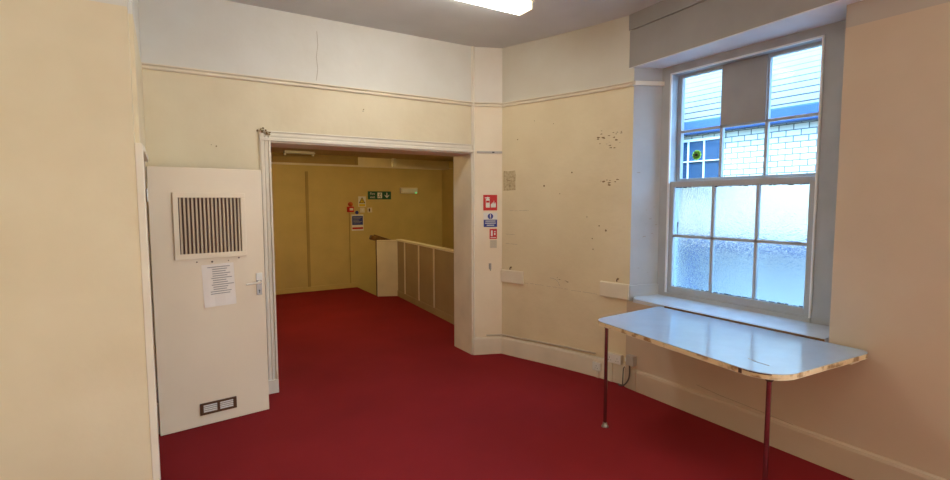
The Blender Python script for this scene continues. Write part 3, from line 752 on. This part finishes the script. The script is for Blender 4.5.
bm = bmesh.new(); prism(bm, shrink(tpoly, .0), TT - TH - .002, TT - TH); link('underside', bm, M['jamb'], tb)
# damage: missing lipping, dark chips
bm = bmesh.new()
def edge_chip(p, q, z0, z1, t):
    p, q = Vector(p), Vector(q); d = (q - p).normalized(); n = Vector((d.y, -d.x))
    if n.dot(Vector((3.0, 1.95)) - p) > 0: n = -n
    bm = bmesh.new(); box(bm, (0, -.002, z0), ((q - p).length, t, z1), 0, (V(p.x, p.y, 0), V(d.x, d.y, 0), V(n.x, n.y, 0), V(0, 0, 1))); link('edge_chip', bm, M['dark'], tb)
nf = [i for i, p in enumerate(tpoly)]
for i in (3, 4, 5, 6): edge_chip(tpoly[i], tpoly[i + 1], TT - TH, TT - .010, .0012)
a_, b_ = Vector(tp[1]), Vector(tp[2]); dd_ = (b_ - a_).normalized()
for (s0, s1, z0, z1) in ((1.165, 1.185, -.030, -.004), (1.19, 1.222, -.008, -.004)):
    edge_chip(a_ + dd_ * s0, a_ + dd_ * s1, TT + z0, TT + z1, .0012)
for i in range(12, 17): edge_chip(tpoly[i], tpoly[i + 1], TT - .009, TT - .004, .0012)
bm = bmesh.new(); tube(bm, [V(2.69, 1.50, TT + .0002), V(2.665, 1.44, TT + .0002), V(2.66, 1.37, TT + .0002)], .0022, 6); link('scratch', bm, M['grey_plastic'], tb)
bm = bmesh.new(); box(bm, (3.30, 1.25, TT - TH - .045), (WX - .02, 2.6, TT - TH - .002)); link('wall_batten', bm, M['jamb'], tb)
for (x, y) in ((2.672, 2.52), (2.572, 1.322)):
    bm = bmesh.new(); tube(bm, [(x, y, .02), (x, y, TT - TH)], .0125, 18); lg = link('leg', bm, M['chrome'], tb, True)
    bm = bmesh.new(); tube(bm, [(x, y, 0), (x, y, .006), (x, y, .018), (x, y, .034)], [.026, .026, .018, .0145], 18); link('foot', bm, M['brass'], lg, True) if False else None
    f_ = bpy.data.objects.new('foot', bpy.data.meshes.new('foot')); bm.to_mesh(f_.data); bm.free(); f_.data.materials.append(M['steel']); C.objects.link(f_); f_.parent = lg
    bm = bmesh.new(); tube(bm, [(x, y, TT - TH - .020), (x, y, TT - TH - .008), (x, y, TT - TH - .001)], [.015, .024, .028], 18)
    f_ = bpy.data.objects.new('fixing_plate', bpy.data.meshes.new('fixing_plate')); bm.to_mesh(f_.data); bm.free(); f_.data.materials.append(M['dark']); C.objects.link(f_); f_.parent = lg

# ------------------------------------------------------------------ open door
H0 = Vector((-.098, 4.056)); H1 = Vector((.632, 4.144)); dD = (H1 - H0).normalized(); DW = (H1 - H0).length + .003
nD = Vector((dD.y, -dD.x))
fD = (V(H0.x, H0.y, 0), V(dD.x, dD.y, 0), V(0, 0, 1), V(nD.x, nD.y, 0))     # u along the leaf, v up, w towards the room
dr = struct(empty('door_1', (H0.x, H0.y, 0)), 'cream door with a louvred panel standing open against the wall', 'door')
bm = bmesh.new(); box(bm, (.0, .005, -.042), (DW, 1.89, 0), .003, fD); link('leaf', bm, M['door'], dr)
gu0, gu1, gv0, gv1 = .139, .612, 1.240, 1.713
bm = bmesh.new()
for (a, b, c, d_) in ((gu0, gu1, gv0, gv0 + .038), (gu0, gu1, gv1 - .035, gv1), (gu0, gu0 + .034, gv0 + .038, gv1 - .035), (gu1 - .034, gu1, gv0 + .038, gv1 - .035)):
    box(bm, (a, c, -.001), (b, d_, .016), .003, fD)
lv = link('louvre_frame', bm, M['door'], dr)
bm = bmesh.new(); box(bm, (gu0 + .03, gv0 + .03, 0), (gu1 - .03, gv1 - .03, .002), 0, fD); b_o = link('louvre_backing', bm, M['dark'], dr)
bm = bmesh.new(); ns = 16; w = (gu1 - gu0 - .068) / ns
for k in range(ns):
    u = gu0 + .034 + (k + .5) * w
    box(bm, (u - .0062, gv0 + .036, .0022), (u + .0062, gv1 - .034, .011), .001, fD)
link('slats', bm, M['slat'], dr)
# screw holes
bm = bmesh.new()
for (u, v, r) in ((.275, 1.216, .005), (.374, 1.212, .007), (.484, 1.213, .004), (.556, 1.229, .006)): disc(bm, fD[0] + fD[1] * u + fD[2] * v + fD[3] * .0002, fD[3], r, .0012, 10)
link('screw_holes', bm, M['dark'], dr)
# handle
hd = .694
bm = bmesh.new(); box(bm, (hd - .020, .93, 0), (hd + .020, 1.05, .006), .002, fD); hp = link('handle_plate', bm, M['steel'], dr)
bm = bmesh.new(); box(bm, (hd - .021, 1.045, .0), (hd + .023, 1.10, .011), .002, fD); link('latch_cover', bm, M['white'], dr)
bm = bmesh.new(); disc(bm, fD[0] + fD[1] * hd + fD[2] * .965 + fD[3] * .0055, fD[3], .006, .0012, 10); box(bm, (hd - .003, .945, .0055), (hd + .003, .965, .0067), 0, fD); link('keyhole', bm, M['black'], dr)
bm = bmesh.new()
P = lambda u, v, w_: fD[0] + fD[1] * u + fD[2] * v + fD[3] * w_
tube(bm, [P(hd, 1.032, .005), P(hd, 1.032, .042), P(hd - .015, 1.032, .054), P(hd - .06, 1.030, .056), P(hd - .105, 1.027, .054)], [.010, .009, .009, .008, .007], 12); link('lever', bm, M['gloss'], dr, True)
# low vent
bm = bmesh.new(); vu0, vu1, vv0, vv1 = .252, .500, .085, .172
for (a, b, c, d_) in ((vu0, vu1, vv0, vv0 + .014), (vu0, vu1, vv1 - .014, vv1), (vu0, vu0 + .022, vv0, vv1), (vu1 - .022, vu1, vv0, vv1), ((vu0 + vu1) / 2 - .008, (vu0 + vu1) / 2 + .008, vv0, vv1)):
    box(bm, (a, c, -.001), (b, d_, .010), .001, fD)
vt = link('vent_frame', bm, M['bronze'], dr)
bm = bmesh.new(); box(bm, (vu0 + .01, vv0 + .01, 0), (vu1 - .01, vv1 - .01, .0015), 0, fD); link('vent_backing', bm, M['stain'], dr)
bm = bmesh.new()
for k in range(4): 
    z = vv0 + .0225 + k * .0142
    box(bm, (vu0 + .024, z - .0045, .0015), ((vu0 + vu1) / 2 - .01, z + .0045, .007), .001, fD); box(bm, ((vu0 + vu1) / 2 + .01, z - .0045, .0015), (vu1 - .024, z + .0045, .007), .001, fD)
link('vent_slats', bm, M['white'], dr)
# hinges
for z in (.25, 1.65):
    bm = bmesh.new(); tube(bm, [P(-.004, z, -.002), P(-.004, z + .09, -.002)], .006, 8); link('hinge', bm, M['steel'], dr, True)
# notice on the door
ca, sa = math.cos(.03), math.sin(.03)
fP = (P(.414, 1.038, .0008), fD[1] * ca + fD[2] * sa, fD[2] * ca - fD[1] * sa, fD[3])
pn = tag(empty('paper_notice', fP[0]), 'curling typed paper notice taped to the open louvred door', 'notice')
bm = bmesh.new()
nx, ny = 6, 8; W_, H_ = .215, .312; grid = {}
for i in range(nx + 1):
    for j in range(ny + 1):
        u, v = (i / nx - .5) * W_, (j / ny - .5) * H_
        lift = .0006 + .006 * max(0, .45 - j / ny) ** 2 * 4 + (.003 * (1 + math.sin(i * 2.1)) * (1 - j / ny) * .5)
        grid[i, j] = bm.verts.new(fP[0] + fP[1] * u + fP[2] * v + fP[3] * lift)
for i in range(nx):
    for j in range(ny): bm.faces.new((grid[i, j], grid[i + 1, j], grid[i + 1, j + 1], grid[i, j + 1]))
link('sheet', bm, M['paper'], pn)
bm = bmesh.new()
yy = .135
for k, (a, wd) in enumerate(((-.07, .15), (-.04, .10), (-.04, .09), (-.04, .12), (-.04, .10), (-.05, .14), (-.04, .09), (-.04, .10), (-.05, .15), (-.04, .10), (-.04, .09), (-.06, .14), (-.06, .13))):
    z = yy - k * .0165; box(bm, (a, z - .003, .0045), (a + wd, z + .003, .0049), 0, fP)
link('text_lines', bm, M['ink'], pn)

# ------------------------------------------------------------------ room ceiling light
def fluorescent(x0, y0, label):
    cl = tag(empty('ceiling_light', (x0 + .75, y0 + .095, CEIL)), label, 'ceiling light', 'boxy fluorescent lights on the room ceiling')
    bm = bmesh.new(); box(bm, (x0, y0, CEIL - .018), (x0 + 1.53, y0 + .19, CEIL), .003); link('housing', bm, M['plastic'], cl)
    bm = bmesh.new(); box(bm, (x0 + .02, y0 + .01, CEIL - .075), (x0 + 1.495, y0 + .17, CEIL - .018), .006); link('diffuser', bm, M['lamp'], cl)
    for a, b in ((1.495, 1.51), (.005, .02)):
        bm = bmesh.new(); box(bm, (x0 + a, y0 + .007, CEIL - .077), (x0 + b, y0 + .173, CEIL - .018), .004); link('end_cap', bm, M['lampend'], cl)
fluorescent(1.02, 3.22, 'lit boxy fluorescent ceiling light above the doorway side of the room')

# ------------------------------------------------------------------ outside
OX = 6.6
ob = tag(empty('brick_building', (OX, 3.0, -3)), 'white painted brick building with slate roof across the yard', 'building')
bm = bmesh.new(); box(bm, (OX, -6, -3), (OX + .3, 14, 2.62)); link('brick_wall', bm, M['brick'], ob)
bm = bmesh.new(); box(bm, (OX - .14, -6, 2.60), (OX, 14, 2.79), .02); link('gutter', bm, M['gutter'], ob)
bm = bmesh.new()
for k in range(26):
    x0, z0 = OX - .10 + k * .17, 2.79 + k * .115
    box(bm, (x0, -6, z0), (x0 + .19, 14, z0 + .03), 0, (V(0, 0, 0), V(1, 0, 0), V(0, 1, 0), V(0, 0, 1)))
    box(bm, (x0 + .03, -6, z0 + .03), (x0 + .19, 14, z0 + .118))
link('roof', bm, M['slate'], ob)
bm = bmesh.new()
for k in range(26):
    x0, z0 = OX - .10 + k * .17, 2.79 + k * .115
    box(bm, (x0 + .018, -6, z0 + .029), (x0 + .034, 14, z0 + .048))
link('slate_edges', bm, M['slateedge'], ob)
bm = bmesh.new(); box(bm, (OX - .02, 4.15, 1.92), (OX + .05, 4.93, 2.52), .004); wo = link('window_glass', bm, M['bluewin'], ob)
bm = bmesh.new()
for (a, b, c, d_) in ((4.13, 4.95, 1.90, 1.935), (4.13, 4.95, 2.505, 2.54), (4.13, 4.16, 1.9, 2.54), (4.92, 4.95, 1.9, 2.54), (4.405, 4.42, 1.9, 2.54), (4.66, 4.675, 1.9, 2.54), (4.14, 4.94, 2.21, 2.225)):
    box(bm, (OX - .045, a, c), (OX + .02, b, d_), .003)
link('window_bars', bm, M['winwhite'], ob)
bm = bmesh.new(); box(bm, (OX - .10, 4.05, 1.82), (OX, 5.0, 1.88), .01); link('window_ledge', bm, M['gutter'], ob)
bm = bmesh.new(); box(bm, (5.0, -5, -3), (5.25, 4.86, 1.14)); yw = struct(link('wall_yard', bm, M['outwall']), 'grey yard wall blurred behind the frosted panes', 'wall')
bm = bmesh.new(); box(bm, (4.94, -5, 1.14), (5.3, 4.86, 1.24), .01); link('coping', bm, M['gutter'], yw)
bm = bmesh.new(); tube(bm, [(4.83, 3.31, -3), (4.83, 3.31, 1.16)], .07, 14); tag(link('drain_pipe', bm, M['gutter'], None, True), 'dark blurred pipe behind the lower left frosted pane', 'pipe')
bm = bmesh.new(); box(bm, (3.5, -8, -3.1), (14, 16, -3)); struct(link('ground', bm, M['ground']), 'concrete yard below the window', 'ground')

# ------------------------------------------------------------------ daylight
w = bpy.data.worlds.new('daylight'); SC.world = w; w.use_nodes = True
bg = w.node_tree.nodes['Background']; bg.inputs[0].default_value = (.27, .58, 1.0, 1); bg.inputs[1].default_value = 16.0
ld = bpy.data.lights.new('sun', 'SUN'); ld.energy = 6.0; ld.angle = math.radians(3); ld.color = (.90, .96, 1.0)
so = bpy.data.objects.new('sun', ld); C.objects.link(so)
so.rotation_euler = V(.55, .22, -.95).to_track_quat('-Z', 'Y').to_euler()

al = bpy.data.lights.new('window_fill', 'AREA'); al.shape = 'RECTANGLE'; al.size = 1.84; al.size_y = 1.85; al.energy = 300; al.color = (1.0, .94, .82)  # unseen fill lamp added outside that window for the door and doorway wall
ao = bpy.data.objects.new('window_fill', al); C.objects.link(ao); ao.location = (3.84, -1.3, 1.80); ao.rotation_euler = (math.pi / 2, 0, math.pi / 2)
# ------------------------------------------------------------------ camera
cd = bpy.data.cameras.new('camera'); cam = bpy.data.objects.new('camera', cd); C.objects.link(cam)
cd.sensor_fit = 'HORIZONTAL'; cd.sensor_width = 36; cd.lens = 36 * 500 / 950; cd.clip_start = .02
PI, YA, RO = math.radians(4.45), math.radians(31.7), math.radians(.12)
fw = V(math.sin(YA) * math.cos(PI), math.cos(YA) * math.cos(PI), -math.sin(PI)); rt = V(math.cos(YA), -math.sin(YA), 0); up = rt.cross(fw)
R_ = rt * math.cos(RO) - up * math.sin(RO); U_ = up * math.cos(RO) + rt * math.sin(RO)
cam.matrix_world = Matrix(((R_.x, U_.x, -fw.x, 0), (R_.y, U_.y, -fw.y, 0), (R_.z, U_.z, -fw.z, 1.65), (0, 0, 0, 1)))
SC.camera = cam
SC.view_settings.view_transform = 'Standard'; SC.view_settings.look = 'None'; SC.view_settings.gamma = 1; SC.view_settings.use_curve_mapping = False
SC.view_settings.exposure = 0.0
SC.cycles.use_denoising = True; SC.cycles.max_bounces = 10; SC.cycles.diffuse_bounces = 6; SC.cycles.transparent_max_bounces = 8; SC.cycles.sample_clamp_indirect = 6
